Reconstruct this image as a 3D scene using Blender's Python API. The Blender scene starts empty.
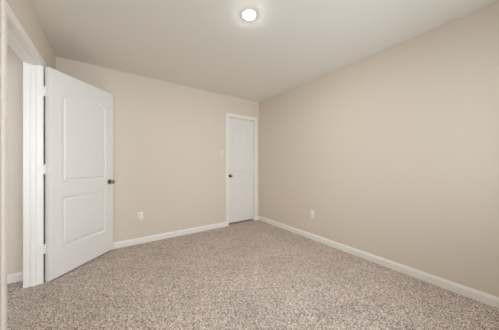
import bpy, bmesh, math
from mathutils import Vector, Matrix

C = bpy.context.scene
COL = C.collection

# ------------------------------------------------------------------ camera
FPX = 198.0                      # focal length in pixels of a 499 px wide frame
YAW = math.radians(-35.0)        # turned to the right of the room's +Y
CAM = Vector((0.0, 0.0, 1.14))
cam_d = bpy.data.cameras.new('camera')
cam_d.sensor_width = 36.0
cam_d.lens = FPX * 36.0 / 499.0
cam_d.clip_start = 0.02
cam = bpy.data.objects.new('camera', cam_d)
COL.objects.link(cam)
cam.location = CAM
cam.rotation_euler = (math.radians(90.0), 0.0, YAW)
C.camera = cam

# ------------------------------------------------------------------ dimensions (metres)
CEIL = 2.44
XL, XR, YB, YF = -0.54, 2.53, 3.27, -1.0      # room faces of the four walls
TH = 0.12                                      # wall thickness
HX, HY0, HY1 = -1.95, 0.60, 2.90               # hall beyond the open door
ED0, ED1, EDT = 1.898, 2.70, 2.090
CD0, CD1, CDT = 1.812, 2.420, 2.050            # closet doorway (x range, head)
CLY = 3.95                                     # rear wall of the unseen closet shell
WX0, WX1, WZ0, WZ1 = 0.15, 2.10, 0.65, 2.10    # unseen window added in the front wall for daylight

# ------------------------------------------------------------------ world, daylight, exposure
W = bpy.data.worlds.new('daylight')
C.world = W
W.use_nodes = True
bg = W.node_tree.nodes['Background']
bg.inputs['Color'].default_value = (0.84, 0.92, 1.0, 1)
bg.inputs['Strength'].default_value = 5.0
VX0, VX1, VZ0, VZ1 = -1.80, -0.85, 0.68, 2.00         # unseen window added to light the hall wall and jamb
for px0, px1, pz0, pz1, py in ((WX0, WX1, WZ0, WZ1, YF - TH - 0.01), (VX0, VX1, VZ0, VZ1, HY0 - TH - 0.01)):
    portal_d = bpy.data.lights.new('window_portal', 'AREA')
    portal_d.shape = 'RECTANGLE'
    portal_d.size, portal_d.size_y = px1 - px0, pz1 - pz0
    portal_d.cycles.is_portal = True
    portal = bpy.data.objects.new('window_portal', portal_d)
    COL.objects.link(portal)
    portal.location = ((px0 + px1) / 2, py, (pz0 + pz1) / 2)
    portal.rotation_euler = (math.radians(90), 0, 0)  # shines along +Y
LAMP_STRENGTH = 270.0
LAMP_COLOR = (1.0, 0.985, 0.965, 1)
vs = C.view_settings
vs.view_transform = 'Standard'
vs.look = 'None'
vs.gamma = 1.0
vs.use_curve_mapping = False
vs.exposure = 0.98
C.cycles.use_denoising = True
C.render.filter_size = 1.1
C.cycles.max_bounces = 16
C.cycles.diffuse_bounces = 12


# ------------------------------------------------------------------ materials
def srgb(r, g, b):
    f = lambda c: (c / 255 / 12.92) if c / 255 <= 0.04045 else ((c / 255 + 0.055) / 1.055) ** 2.4
    return (f(r), f(g), f(b), 1.0)


def mat(name, color, rough=0.5, metal=0.0, bump=None, spec=0.5):
    m = bpy.data.materials.new(name)
    m.use_nodes = True
    nt = m.node_tree
    p = nt.nodes['Principled BSDF']
    p.inputs['Base Color'].default_value = color
    p.inputs['Roughness'].default_value = rough
    p.inputs['Metallic'].default_value = metal
    p.inputs['Specular IOR Level'].default_value = spec
    if bump:
        scale, strength, dist = bump
        tc = nt.nodes.new('ShaderNodeTexCoord')
        n = nt.nodes.new('ShaderNodeTexNoise')
        n.inputs['Scale'].default_value = scale
        n.inputs['Detail'].default_value = 3
        b = nt.nodes.new('ShaderNodeBump')
        b.inputs['Strength'].default_value = strength
        b.inputs['Distance'].default_value = dist
        nt.links.new(tc.outputs['Object'], n.inputs['Vector'])
        nt.links.new(n.outputs['Fac'], b.inputs['Height'])
        nt.links.new(b.outputs['Normal'], p.inputs['Normal'])
    return m


M_WALL = mat('beige_wall_paint', srgb(218, 208, 195), 0.75, bump=(160, 0.12, 0.002), spec=0.25)
M_CEIL = mat('ceiling_paint', srgb(229, 228, 221), 0.9, bump=(110, 0.25, 0.003), spec=0.1)
M_TRIM = mat('white_trim_paint', srgb(236, 233, 227), 0.4, spec=0.4)
M_DOOR = mat('white_door_paint', srgb(229, 228, 224), 0.42, bump=(300, 0.03, 0.001), spec=0.4)
M_PLATE = mat('white_plastic', srgb(236, 235, 230), 0.35)
M_CREAM = mat('cream_plastic', srgb(226, 220, 207), 0.4)
M_DARK = mat('dark_slot', srgb(40, 38, 36), 0.6)
M_NICKEL = mat('satin_nickel', srgb(158, 149, 138), 0.24, 1.0)
M_HINGE = mat('painted_hinge', srgb(232, 229, 223), 0.4)
M_BLIND = mat('white_vinyl', srgb(235, 235, 232), 0.4)


def carpet_material():
    m = bpy.data.materials.new('speckled_carpet')
    m.use_nodes = True
    nt = m.node_tree
    p = nt.nodes['Principled BSDF']
    p.inputs['Roughness'].default_value = 1.0
    p.inputs['Specular IOR Level'].default_value = 0.05
    N, L = nt.nodes.new, nt.links.new
    tc = N('ShaderNodeTexCoord')
    # tufts: small cells, each with a random yarn colour
    warp = N('ShaderNodeTexNoise'); warp.inputs['Scale'].default_value = 60; warp.inputs['Detail'].default_value = 2
    L(tc.outputs['Object'], warp.inputs['Vector'])
    mad = N('ShaderNodeVectorMath'); mad.operation = 'MULTIPLY_ADD'
    mad.inputs[1].default_value = (0.02, 0.02, 0.02)
    L(warp.outputs['Color'], mad.inputs[0]); L(tc.outputs['Object'], mad.inputs[2])
    v = N('ShaderNodeTexVoronoi'); v.inputs['Scale'].default_value = 210
    L(mad.outputs[0], v.inputs['Vector'])
    sep = N('ShaderNodeSeparateColor')
    L(v.outputs['Color'], sep.inputs['Color'])
    n2 = N('ShaderNodeTexNoise'); n2.inputs['Scale'].default_value = 180; n2.inputs['Detail'].default_value = 4
    n2.inputs['Roughness'].default_value = 0.7
    L(tc.outputs['Object'], n2.inputs['Vector'])
    mix = N('ShaderNodeMath'); mix.operation = 'MULTIPLY_ADD'
    mix.inputs[1].default_value = 0.45
    L(sep.outputs['Red'], mix.inputs[0])
    sc = N('ShaderNodeMath'); sc.operation = 'MULTIPLY'; sc.inputs[1].default_value = 0.55
    L(n2.outputs['Fac'], sc.inputs[0]); L(sc.outputs[0], mix.inputs[2])
    r = N('ShaderNodeValToRGB')
    e = r.color_ramp.elements
    e[0].position, e[0].color = 0.31, srgb(84, 70, 62)
    e[1].position, e[1].color = 0.72, srgb(255, 247, 239)
    for pos, c in ((0.40, srgb(168, 149, 137)), (0.56, srgb(214, 199, 188))):
        k = e.new(pos); k.color = c
    L(mix.outputs[0], r.inputs['Fac'])
    # broad, faint wear left by footsteps and the vacuum
    n3 = N('ShaderNodeTexNoise'); n3.inputs['Scale'].default_value = 2.8; n3.inputs['Detail'].default_value = 2
    L(tc.outputs['Object'], n3.inputs['Vector'])
    mr = N('ShaderNodeMapRange'); mr.inputs['To Min'].default_value = 0.80; mr.inputs['To Max'].default_value = 1.20
    L(n3.outputs['Fac'], mr.inputs['Value'])
    mul = N('ShaderNodeVectorMath'); mul.operation = 'SCALE'
    L(r.outputs['Color'], mul.inputs[0]); L(mr.outputs[0], mul.inputs['Scale'])
    L(mul.outputs[0], p.inputs['Base Color'])
    b = N('ShaderNodeBump'); b.inputs['Strength'].default_value = 0.6; b.inputs['Distance'].default_value = 0.012
    L(mix.outputs[0], b.inputs['Height']); L(b.outputs['Normal'], p.inputs['Normal'])
    return m


M_CARPET = carpet_material()


def glass_material():
    m = bpy.data.materials.new('thin_window_glass')
    m.use_nodes = True
    nt = m.node_tree
    nt.nodes.remove(nt.nodes['Principled BSDF'])
    out = nt.nodes['Material Output']
    t = nt.nodes.new('ShaderNodeBsdfTransparent')
    g = nt.nodes.new('ShaderNodeBsdfGlossy'); g.inputs['Roughness'].default_value = 0.02
    f = nt.nodes.new('ShaderNodeFresnel'); f.inputs['IOR'].default_value = 1.45
    mx = nt.nodes.new('ShaderNodeMixShader')
    nt.links.new(f.outputs[0], mx.inputs[0])
    nt.links.new(t.outputs[0], mx.inputs[1])
    nt.links.new(g.outputs[0], mx.inputs[2])
    nt.links.new(mx.outputs[0], out.inputs['Surface'])
    return m


def emission(name, color, strength):
    m = bpy.data.materials.new(name)
    m.use_nodes = True
    p = m.node_tree.nodes['Principled BSDF']
    p.inputs['Base Color'].default_value = (0.9, 0.9, 0.9, 1)
    p.inputs['Emission Color'].default_value = color
    p.inputs['Emission Strength'].default_value = strength
    return m


# ------------------------------------------------------------------ helpers
def add_box(bm, x0, y0, z0, x1, y1, z1, bev=0.0):
    r = bmesh.ops.create_cube(bm, size=1.0)
    for v in r['verts']:
        v.co = Vector((x0 + (v.co.x + .5) * (x1 - x0), y0 + (v.co.y + .5) * (y1 - y0), z0 + (v.co.z + .5) * (z1 - z0)))
    if bev > 0:
        es = list({e for v in r['verts'] for e in v.link_edges})
        bmesh.ops.bevel(bm, geom=es, offset=bev, segments=2, affect='EDGES', profile=0.5)


def add_lathe(bm, prof, axis=Vector((0, 0, 1)), origin=Vector((0, 0, 0)), n=40):
    """prof: (radius, distance along axis) pairs; closed at both ends with caps when radius > 0"""
    q = Vector((0, 0, 1)).rotation_difference(axis)
    rings = []
    for r, h in prof:
        if r < 1e-6:
            rings.append([bm.verts.new(origin + q @ Vector((0, 0, h)))])
        else:
            rings.append([bm.verts.new(origin + q @ Vector((r * math.cos(2 * math.pi * k / n), r * math.sin(2 * math.pi * k / n), h))) for k in range(n)])
    for a, b in zip(rings, rings[1:]):
        for k in range(n):
            k2 = (k + 1) % n
            if len(a) == 1 and len(b) == 1:
                continue
            if len(a) == 1:
                bm.faces.new((a[0], b[k], b[k2]))
            elif len(b) == 1:
                bm.faces.new((a[k], a[k2], b[0]))
            else:
                bm.faces.new((a[k], a[k2], b[k2], b[k]))
    for ring in (rings[0], rings[-1]):
        if len(ring) > 1:
            bm.faces.new(ring)


def obj(name, bm, m, parent=None, loc=(0, 0, 0), smooth=False):
    bmesh.ops.recalc_face_normals(bm, faces=bm.faces)
    me = bpy.data.meshes.new(name)
    bm.to_mesh(me)
    bm.free()
    me.materials.append(m)
    if smooth:
        me.polygons.foreach_set('use_smooth', [True] * len(me.polygons))
        me.set_sharp_from_angle(angle=math.radians(35))
    o = bpy.data.objects.new(name, me)
    COL.objects.link(o)
    o.location = loc
    o.parent = parent
    return o


def tag(o, label=None, cat=None, kind=None, group=None):
    if label: o['label'] = label
    if cat: o['category'] = cat
    if kind: o['kind'] = kind
    if group: o['group'] = group
    return o


def empty(name, loc=(0, 0, 0), rz=0.0):
    o = bpy.data.objects.new(name, None)
    o.empty_display_size = 0.1
    COL.objects.link(o)
    o.location = loc
    o.rotation_euler = (0, 0, rz)
    return o


def copy_tree(o, parent=None):
    c = o.copy()
    COL.objects.link(c)
    c.parent = parent
    for ch in o.children:
        copy_tree(ch, c)
    return c


def sweep(bm, stations):
    """stations: lists of equally many points; neighbours are joined by quads, both ends capped"""
    rows = [[bm.verts.new(p) for p in st] for st in stations]
    n = len(rows[0])
    for a, b in zip(rows, rows[1:]):
        for k in range(n):
            bm.faces.new((a[k], a[(k + 1) % n], b[(k + 1) % n], b[k]))
    bm.faces.new(rows[0])
    bm.faces.new(rows[-1][::-1])


# ------------------------------------------------------------------ floor, ceiling, walls
bm = bmesh.new()
add_box(bm, HX - TH, YF - TH, -0.10, XR + TH, CLY + TH, 0.0)
tag(obj('floor', bm, M_CARPET), 'speckled brown and cream cut pile carpet over the whole floor', 'floor', 'structure')

bm = bmesh.new()
add_box(bm, HX - TH, YF - TH, CEIL, XR + TH, CLY + TH, CEIL + 0.10)
tag(obj('ceiling', bm, M_CEIL), 'plain off white ceiling with one round downlight', 'ceiling', 'structure')

bm = bmesh.new()
add_box(bm, XR, YF - TH, 0, XR + TH, CLY + TH, CEIL)
tag(obj('wall_right', bm, M_WALL), 'long blank beige wall on the right of the room', 'wall', 'structure')

bm = bmesh.new()
add_box(bm, XL - TH, YB, 0, CD0 - 0.02, YB + TH, CEIL)
add_box(bm, CD1 + 0.02, YB, 0, XR, YB + TH, CEIL)
add_box(bm, CD0 - 0.02, YB, CDT + 0.02, CD1 + 0.02, YB + TH, CEIL)
tag(obj('wall_back', bm, M_WALL), 'beige wall across the far end holding the narrow closed door', 'wall', 'structure')

bm = bmesh.new()
add_box(bm, XL - TH, YF - TH, 0, XL, ED0 - 0.02, CEIL)
add_box(bm, XL - TH, ED1 + 0.02, 0, XL, YB, CEIL)
add_box(bm, XL - TH, ED0 - 0.02, EDT + 0.02, XL, ED1 + 0.02, CEIL)
tag(obj('wall_left', bm, M_WALL), 'beige wall on the left around the open doorway', 'wall', 'structure')

bm = bmesh.new()
add_box(bm, XL, YF - TH, 0, WX0, YF, CEIL)
add_box(bm, WX1, YF - TH, 0, XR, YF, CEIL)
add_box(bm, WX0, YF - TH, 0, WX1, YF, WZ0)
add_box(bm, WX0, YF - TH, WZ1, WX1, YF, CEIL)
tag(obj('wall_front', bm, M_WALL), 'beige wall behind the viewer holding the added window', 'wall', 'structure')

bm = bmesh.new()
add_box(bm, HX - TH, HY1, 0, XL - TH, HY1 + TH, CEIL)
tag(obj('wall_hall_end', bm, M_WALL), 'beige hallway wall seen through the open doorway', 'wall', 'structure')
bm = bmesh.new()
add_box(bm, HX - TH, HY0 - TH, 0, HX, HY1, CEIL)
tag(obj('wall_hall_far', bm, M_WALL), 'beige hallway wall opposite the open doorway', 'wall', 'structure')
bm = bmesh.new()
add_box(bm, HX, HY0 - TH, 0, VX0, HY0, CEIL)
add_box(bm, VX1, HY0 - TH, 0, XL - TH, HY0, CEIL)
add_box(bm, VX0, HY0 - TH, 0, VX1, HY0, VZ0)
add_box(bm, VX0, HY0 - TH, VZ1, VX1, HY0, CEIL)
tag(obj('wall_hall_near', bm, M_WALL), 'beige hallway wall at the near end of the hallway', 'wall', 'structure')

bm = bmesh.new()  # unseen closet shell, added to stop daylight leaking under the closed door
add_box(bm, 1.0, CLY, 0, XR, CLY + TH, CEIL)
add_box(bm, 1.0, YB + TH, 0, 1.1, CLY, CEIL)
tag(obj('wall_closet_shell', bm, M_WALL), 'unseen beige closet walls added to keep daylight from the gap under the closed door', 'wall', 'structure')

# ------------------------------------------------------------------ baseboards
BH, BT = 0.085, 0.014
BPROF = [(0, 0), (BT, 0), (BT, BH - 0.022), (BT - 0.002, BH - 0.016), (BT - 0.0055, BH - 0.009), (BT - 0.008, BH - 0.001), (0, BH)]


def baseboard(name, a, b, nrm, label):
    bm = bmesh.new()
    sweep(bm, [[Vector((p[0] + nrm[0] * d, p[1] + nrm[1] * d, z)) for d, z in BPROF] for p in (a, b)])
    tag(obj(name, bm, M_TRIM), label, 'baseboard', 'structure')


CW = 0.057                       # casing width
baseboard('baseboard_right', (XR, YF), (XR, YB), (-1, 0), 'long white baseboard along the right wall')
baseboard('baseboard_back', (XL, YB), (CD0 - CW - 0.004, YB), (0, -1), 'white baseboard between the open door and the closed door')
baseboard('baseboard_back', (CD1 + CW + 0.004, YB), (XR, YB), (0, -1), 'short piece of white baseboard between closed door and corner')
baseboard('baseboard_left', (XL, ED1 + CW + 0.004), (XL, YB), (1, 0), 'white baseboard behind the open door')
baseboard('baseboard_left', (XL, YF), (XL, ED0 - CW - 0.004), (1, 0), 'white baseboard on the near side of the open doorway')
baseboard('baseboard_front', (XL, YF), (XR, YF), (0, 1), 'white baseboard under the added window')
baseboard('baseboard_hall', (HX, HY1), (XL - TH, HY1), (0, -1), 'white baseboard of the hallway seen through the doorway')

# ------------------------------------------------------------------ door surrounds
# casing profile: (distance outward from the opening, projection from the wall)
CPROF = [(0.0, 0.0), (0.0, 0.006), (0.004, 0.0075), (0.016, 0.008), (0.022, 0.009), (0.036, 0.0100), (0.046, 0.0115), (0.053, 0.012), (CW, 0.0105), (CW, 0.0)]
REV = 0.004                      # reveal between casing and jamb edge


def casing(parent, place, w0, w1, top):
    """place(u, out, z) -> point; u runs along the wall, out is the projection from it"""
    bm = bmesh.new()
    a, b, t = w0 - REV, w1 + REV, top + REV
    st = [[place(a - d, p, 0.0) for d, p in CPROF],
          [place(a - d, p, t + d) for d, p in CPROF],
          [place(b + d, p, t + d) for d, p in CPROF],
          [place(b + d, p, 0.0) for d, p in CPROF]]
    sweep(bm, st)
    return obj('casing', bm, M_TRIM, parent)


def jamb(parent, place, w0, w1, top, depth, stop_at, stop_w):
    """boards lining the opening from the room face (out = 0) to out = -depth, and the stop strips on them"""
    bm = bmesh.new()

    def blk(bm, u0, o0, z0, u1, o1, z1, bev):
        p, q = place(u0, o0, z0), place(u1, o1, z1)
        add_box(bm, min(p.x, q.x), min(p.y, q.y), z0, max(p.x, q.x), max(p.y, q.y), z1, bev)
    blk(bm, w0 - 0.02, 0, 0, w0, -depth, top, 0)
    blk(bm, w1, 0, 0, w1 + 0.02, -depth, top, 0)
    blk(bm, w0 - 0.02, 0, top, w1 + 0.02, -depth, top + 0.02, 0)
    obj('jamb', bm, M_TRIM, parent)
    bm = bmesh.new()
    s = 0.011
    blk(bm, w0, stop_at, 0, w0 + s, stop_at - stop_w, top - s, 0.002)
    blk(bm, w1 - s, stop_at, 0, w1, stop_at - stop_w, top - s, 0.002)
    blk(bm, w0, stop_at, top - s, w1, stop_at - stop_w, top, 0.002)
    obj('stop_strip', bm, M_TRIM, parent)


left_face = lambda u, out, z: Vector((XL + out, u, z))
back_face = lambda u, out, z: Vector((u, YB - out, z))
hall_face = lambda u, out, z: Vector((XL - TH - out, u, z))

t1 = tag(empty('trim_1'), 'white casing and jamb around the open doorway', 'door frame', 'structure')
casing(t1, left_face, ED0, ED1, EDT)
casing(t1, hall_face, ED0, ED1, EDT)
jamb(t1, left_face, ED0, ED1, EDT, TH, -0.040, 0.034)
t2 = tag(empty('trim_2'), 'white casing and jamb around the narrow closed door', 'door frame', 'structure')
casing(t2, back_face, CD0, CD1, CDT)
jamb(t2, back_face, CD0, CD1, CDT, TH, -0.038, 0.022)


# ------------------------------------------------------------------ moulded two panel doors
def panel_ring(x0, x1, z0, z1, rise, d, n=18):
    """outline of a panel inset by d; z1 is the spring line of an arch of the given rise"""
    pts = [(x0 + d, z0 + d), (x1 - d, z0 + d)]
    if rise <= 0:
        return pts + [(x1 - d, z1 - d), (x0 + d, z1 - d)]
    c, h = (x0 + x1) / 2, (x1 - x0) / 2
    R = (h * h + rise * rise) / (2 * rise)
    zc = z1 + rise - R
    r, hh = R - d, h - d
    a0 = math.asin(hh / r)
    for k in range(n + 1):
        a = a0 - 2 * a0 * k / n
        pts.append((c + r * math.sin(a), zc + r * math.cos(a)))
    return pts


MOULD = [(0.0, 0.0), (0.003, -0.0035), (0.008, -0.0075), (0.015, -0.0105), (0.025, -0.0115), (0.030, -0.0115), (0.033, -0.0085), (0.038, -0.0025), (0.041, -0.0010), (0.043, -0.0010)]


def door_leaf(parent, w, h, th, panels):
    """leaf standing on local z = 0, hinge edge at x = 0, thickness along y from 0 to th"""
    bm = bmesh.new()
    for side in (0, 1):
        y0, s = (0.0, 1.0) if side == 0 else (th, -1.0)
        rect = [(0, 0), (w, 0), (w, h), (0, h)]
        edges = []
        rv = [bm.verts.new((x, y0, z)) for x, z in rect]
        edges += [bm.edges.new((rv[k], rv[(k + 1) % 4])) for k in range(4)]
        for x0, x1, z0, z1, rise in panels:
            prev = None
            for d, dep in MOULD:
                ring = [bm.verts.new((x, y0 - s * dep, z)) for x, z in panel_ring(x0, x1, z0, z1, rise, d)]
                n = len(ring)
                if prev is None:
                    edges += [bm.edges.new((ring[k], ring[(k + 1) % n])) for k in range(n)]
                else:
                    for k in range(n):
                        bm.faces.new((prev[k], prev[(k + 1) % n], ring[(k + 1) % n], ring[k]))
                prev = ring
            bm.faces.new(prev)
        bmesh.ops.triangle_fill(bm, use_beauty=True, use_dissolve=False, edges=edges)
        if side == 0:
            first = rv
        else:
            for k in range(4):
                bm.faces.new((first[k], first[(k + 1) % 4], rv[(k + 1) % 4], rv[k]))
    return obj('leaf', bm, M_DOOR, parent, smooth=True)


def knob(parent, x, z, y, sgn):
    ax = Vector((0, sgn, 0))
    bm = bmesh.new()
    add_lathe(bm, [(0.010, 0.004), (0.010, 0.024), (0.012, 0.028), (0.019, 0.033), (0.0235, 0.041), (0.0245, 0.050), (0.0225, 0.058), (0.016, 0.063), (0.0, 0.0645)], ax, Vector((x, y, z)))
    k = obj('knob', bm, M_NICKEL, parent, smooth=True)
    bm = bmesh.new()
    add_lathe(bm, [(0.033, 0.0), (0.033, 0.004), (0.030, 0.008), (0.014, 0.010), (0.0, 0.010)], ax, Vector((x, y, z)))
    obj('rosette', bm, M_NICKEL, k, smooth=True)


def hinge(parent, z, x=0.0, y=0.0, jamb_dir=None):
    bm = bmesh.new()
    for k in range(5):                                    # knuckles
        z0 = z - 0.0445 + k * 0.0178
        add_lathe(bm, [(0.006, z0 + 0.0004), (0.006, z0 + 0.0174)], Vector((0, 0, 1)), Vector((x, y, 0)), 16)
    add_lathe(bm, [(0.0, z - 0.049), (0.004, z - 0.047), (0.004, z - 0.0445)], Vector((0, 0, 1)), Vector((x, y, 0)), 12)
    add_lathe(bm, [(0.004, z + 0.0445), (0.004, z + 0.047), (0.0, z + 0.049)], Vector((0, 0, 1)), Vector((x, y, 0)), 12)
    return bm


# entry door: swung into the room, its hall face towards the viewer
EW, EH, ETH = 0.762, 2.070, 0.035
OPEN = math.radians(47.0)                                 # heading of the leaf from the hinge
PIN = Vector((XL + 0.016, ED1 - 0.001, 0.0))
d1 = tag(empty('door_1', (PIN.x, PIN.y, 0.015), OPEN), 'white two panel arched door standing open into the room on the left', 'door', 'structure')
# (x range, z range, arch rise) of the lower and upper panel
PANELS = lambda w: [(0.118, w - 0.118, 0.275, 0.80, 0.0), (0.118, w - 0.118, 0.945, 1.835, 0.14 * (w - 0.236))]
leaf = door_leaf(d1, EW, EH, ETH, PANELS(EW))
# the pin sits beside the rear (room) face of the leaf; the viewer sees the face at local y = -ETH side
leaf.location = (0.003, -ETH - 0.006, 0)
knob(d1, 0.003 + EW - 0.060, 0.905, -ETH - 0.006, -1)
knob(d1, 0.003 + EW - 0.060, 0.905, -0.006, 1)
# hinges stay with the door: knuckle, leaf on the door's edge and leaf on the jamb
for hz in (0.315, 1.085, 1.835):
    bm = hinge(d1, hz)
    add_box(bm, 0.0005, -ETH - 0.002, hz - 0.0445, 0.003, -0.003, hz + 0.0445)
    # jamb leaf: runs from the pin back along the jamb (world -X)
    n0 = len(bm.verts)
    add_box(bm, 0.003, -0.0015, hz - 0.0445, 0.047, 0.0, hz + 0.0445)
    bm.verts.ensure_lookup_table()
    R = Matrix.Rotation(math.pi - OPEN, 3, 'Z')
    for v in bm.verts[n0:]:
        v.co = R @ v.co
    obj('hinge', bm, M_HINGE, d1, smooth=True)

# closet door: shut, set back in its jamb, knob on the left
CWD, CH = CD1 - CD0 - 0.006, CDT - 0.003 - 0.026
d2 = tag(empty('door_2', (CD0 + 0.003, YB + 0.060, 0.026)), 'narrow white two panel door shut in the far wall near the corner', 'door', 'structure')
door_leaf(d2, CWD, CH, ETH, PANELS(CWD))
knob(d2, 0.060, 0.905, 0.0, -1)
knob(d2, 0.060, 0.905, ETH, 1)

# ------------------------------------------------------------------ unseen windows added to let daylight in
def window(name, wx0, wx1, wz0, wz1, yf, label):
    w = tag(empty(name), label, 'window', 'structure')
    f, y0, y1, xm = 0.045, yf - TH, yf - TH + 0.06, (wx0 + wx1) / 2
    bm = bmesh.new()
    add_box(bm, wx0, y0, wz0, wx0 + f, y1, wz1)
    add_box(bm, wx1 - f, y0, wz0, wx1, y1, wz1)
    add_box(bm, wx0, y0, wz0, wx1, y1, wz0 + f)
    add_box(bm, wx0, y0, wz1 - f, wx1, y1, wz1)
    add_box(bm, xm - 0.03, y0, wz0, xm + 0.03, y1, wz1)
    obj('window_frame', bm, M_BLIND, w)
    bm = bmesh.new()
    add_box(bm, wx0 + f * .8, y0 + 0.028, wz0 + f * .8, wx1 - f * .8, y0 + 0.032, wz1 - f * .8)
    obj('pane', bm, M_GLASS, w)
    bm = bmesh.new()
    add_box(bm, wx0 - 0.04, y1, wz0 - 0.02, wx1 + 0.04, yf + 0.03, wz0, 0.004)
    obj('window_sill', bm, M_TRIM, w)


M_GLASS = glass_material()
window('window_added_1', WX0, WX1, WZ0, WZ1, YF, 'wide white framed window added unseen behind the viewer to let daylight in')
window('window_added_2', VX0, VX1, VZ0, VZ1, HY0, 'smaller white framed window added unseen at the near end of the hallway to light the doorway')


# ------------------------------------------------------------------ ceiling downlight
def downlight(name, x, y, strength, label):
    e = tag(empty(name, (x, y, CEIL)), label, 'ceiling light')
    bm = bmesh.new()
    add_lathe(bm, [(0.050, 0.0), (0.050, -0.0035), (0.055, -0.0055), (0.066, -0.0045), (0.073, 0.0)], n=64)
    obj('trim_ring', bm, M_PLATE, e, smooth=True)
    bm = bmesh.new()
    add_lathe(bm, [(0.0495, -0.001), (0.0495, -0.0040), (0.046, -0.0080), (0.036, -0.0100), (0.018, -0.0110), (0.0, -0.0112)], n=64)
    tag(obj('lens', bm, emission(name + '_lens', LAMP_COLOR, strength), e, smooth=True), 'glowing white lens')
    return e


downlight('recessed_ceiling_light', 0.981, 1.405, LAMP_STRENGTH, 'round glowing white downlight set into the ceiling')


# ------------------------------------------------------------------ outlets and switch (face local -Y, back on y = 0)
def cover_plate(parent, m=None):
    bm = bmesh.new()
    add_box(bm, -0.035, -0.006, -0.0575, 0.035, 0.0, 0.0575, 0.0025)
    obj('cover_plate', bm, m or M_PLATE, parent, smooth=True)


def screw(parent, z):
    bm = bmesh.new()
    add_lathe(bm, [(0.0035, 0.005), (0.0033, 0.0066), (0.0, 0.0072)], Vector((0, -1, 0)), Vector((0, 0, z)), 14)
    obj('screw', bm, M_PLATE, parent, smooth=True)


def make_outlet(label):
    e = tag(empty('electrical_outlet'), label, 'outlet')
    cover_plate(e)
    for zc in (-0.0195, 0.0195):
        bm = bmesh.new()
        ring = []
        for k in range(40):                               # round with flattened top and bottom
            a = 2 * math.pi * k / 40
            ring.append((0.0172 * math.cos(a), max(-0.0135, min(0.0135, 0.0172 * math.sin(a)))))
        sweep(bm, [[Vector((x, yy, zc + z)) for x, z in ring] for yy in (-0.005, -0.0085)])
        r = obj('receptacle', bm, M_PLATE, e)
        bm = bmesh.new()
        add_box(bm, -0.0078, -0.0089, zc + 0.000, -0.0052, -0.0082, zc + 0.0085)
        add_box(bm, 0.0052, -0.0089, zc + 0.001, 0.0074, -0.0082, zc + 0.0075)
        add_lathe(bm, [(0.0025, 0.0082), (0.0025, 0.0089)], Vector((0, -1, 0)), Vector((0, 0, zc - 0.007)), 12)
        obj('slot', bm, M_DARK, r)
    screw(e, 0.0)
    return e


o1 = make_outlet('white wall outlet low on the far wall right of the open door')
o1.location = (0.352, YB, 0.40)
o2 = copy_tree(o1)
o2['label'] = 'white wall outlet low on the long right wall'
o2.location = (XR, 1.935, 0.385)
o2.rotation_euler = (0, 0, math.radians(-90))

sw = tag(empty('light_switch', (1.665, YB, 1.355)), 'cream light switch on the far wall beside the closed door', 'light switch')
cover_plate(sw, M_CREAM)
bm = bmesh.new()
add_box(bm, -0.0165, -0.0085, -0.0335, 0.0165, -0.004, 0.0335, 0.0015)
obj('rocker', bm, M_CREAM, sw, smooth=True)
screw(sw, 0.048)
screw(sw, -0.048)
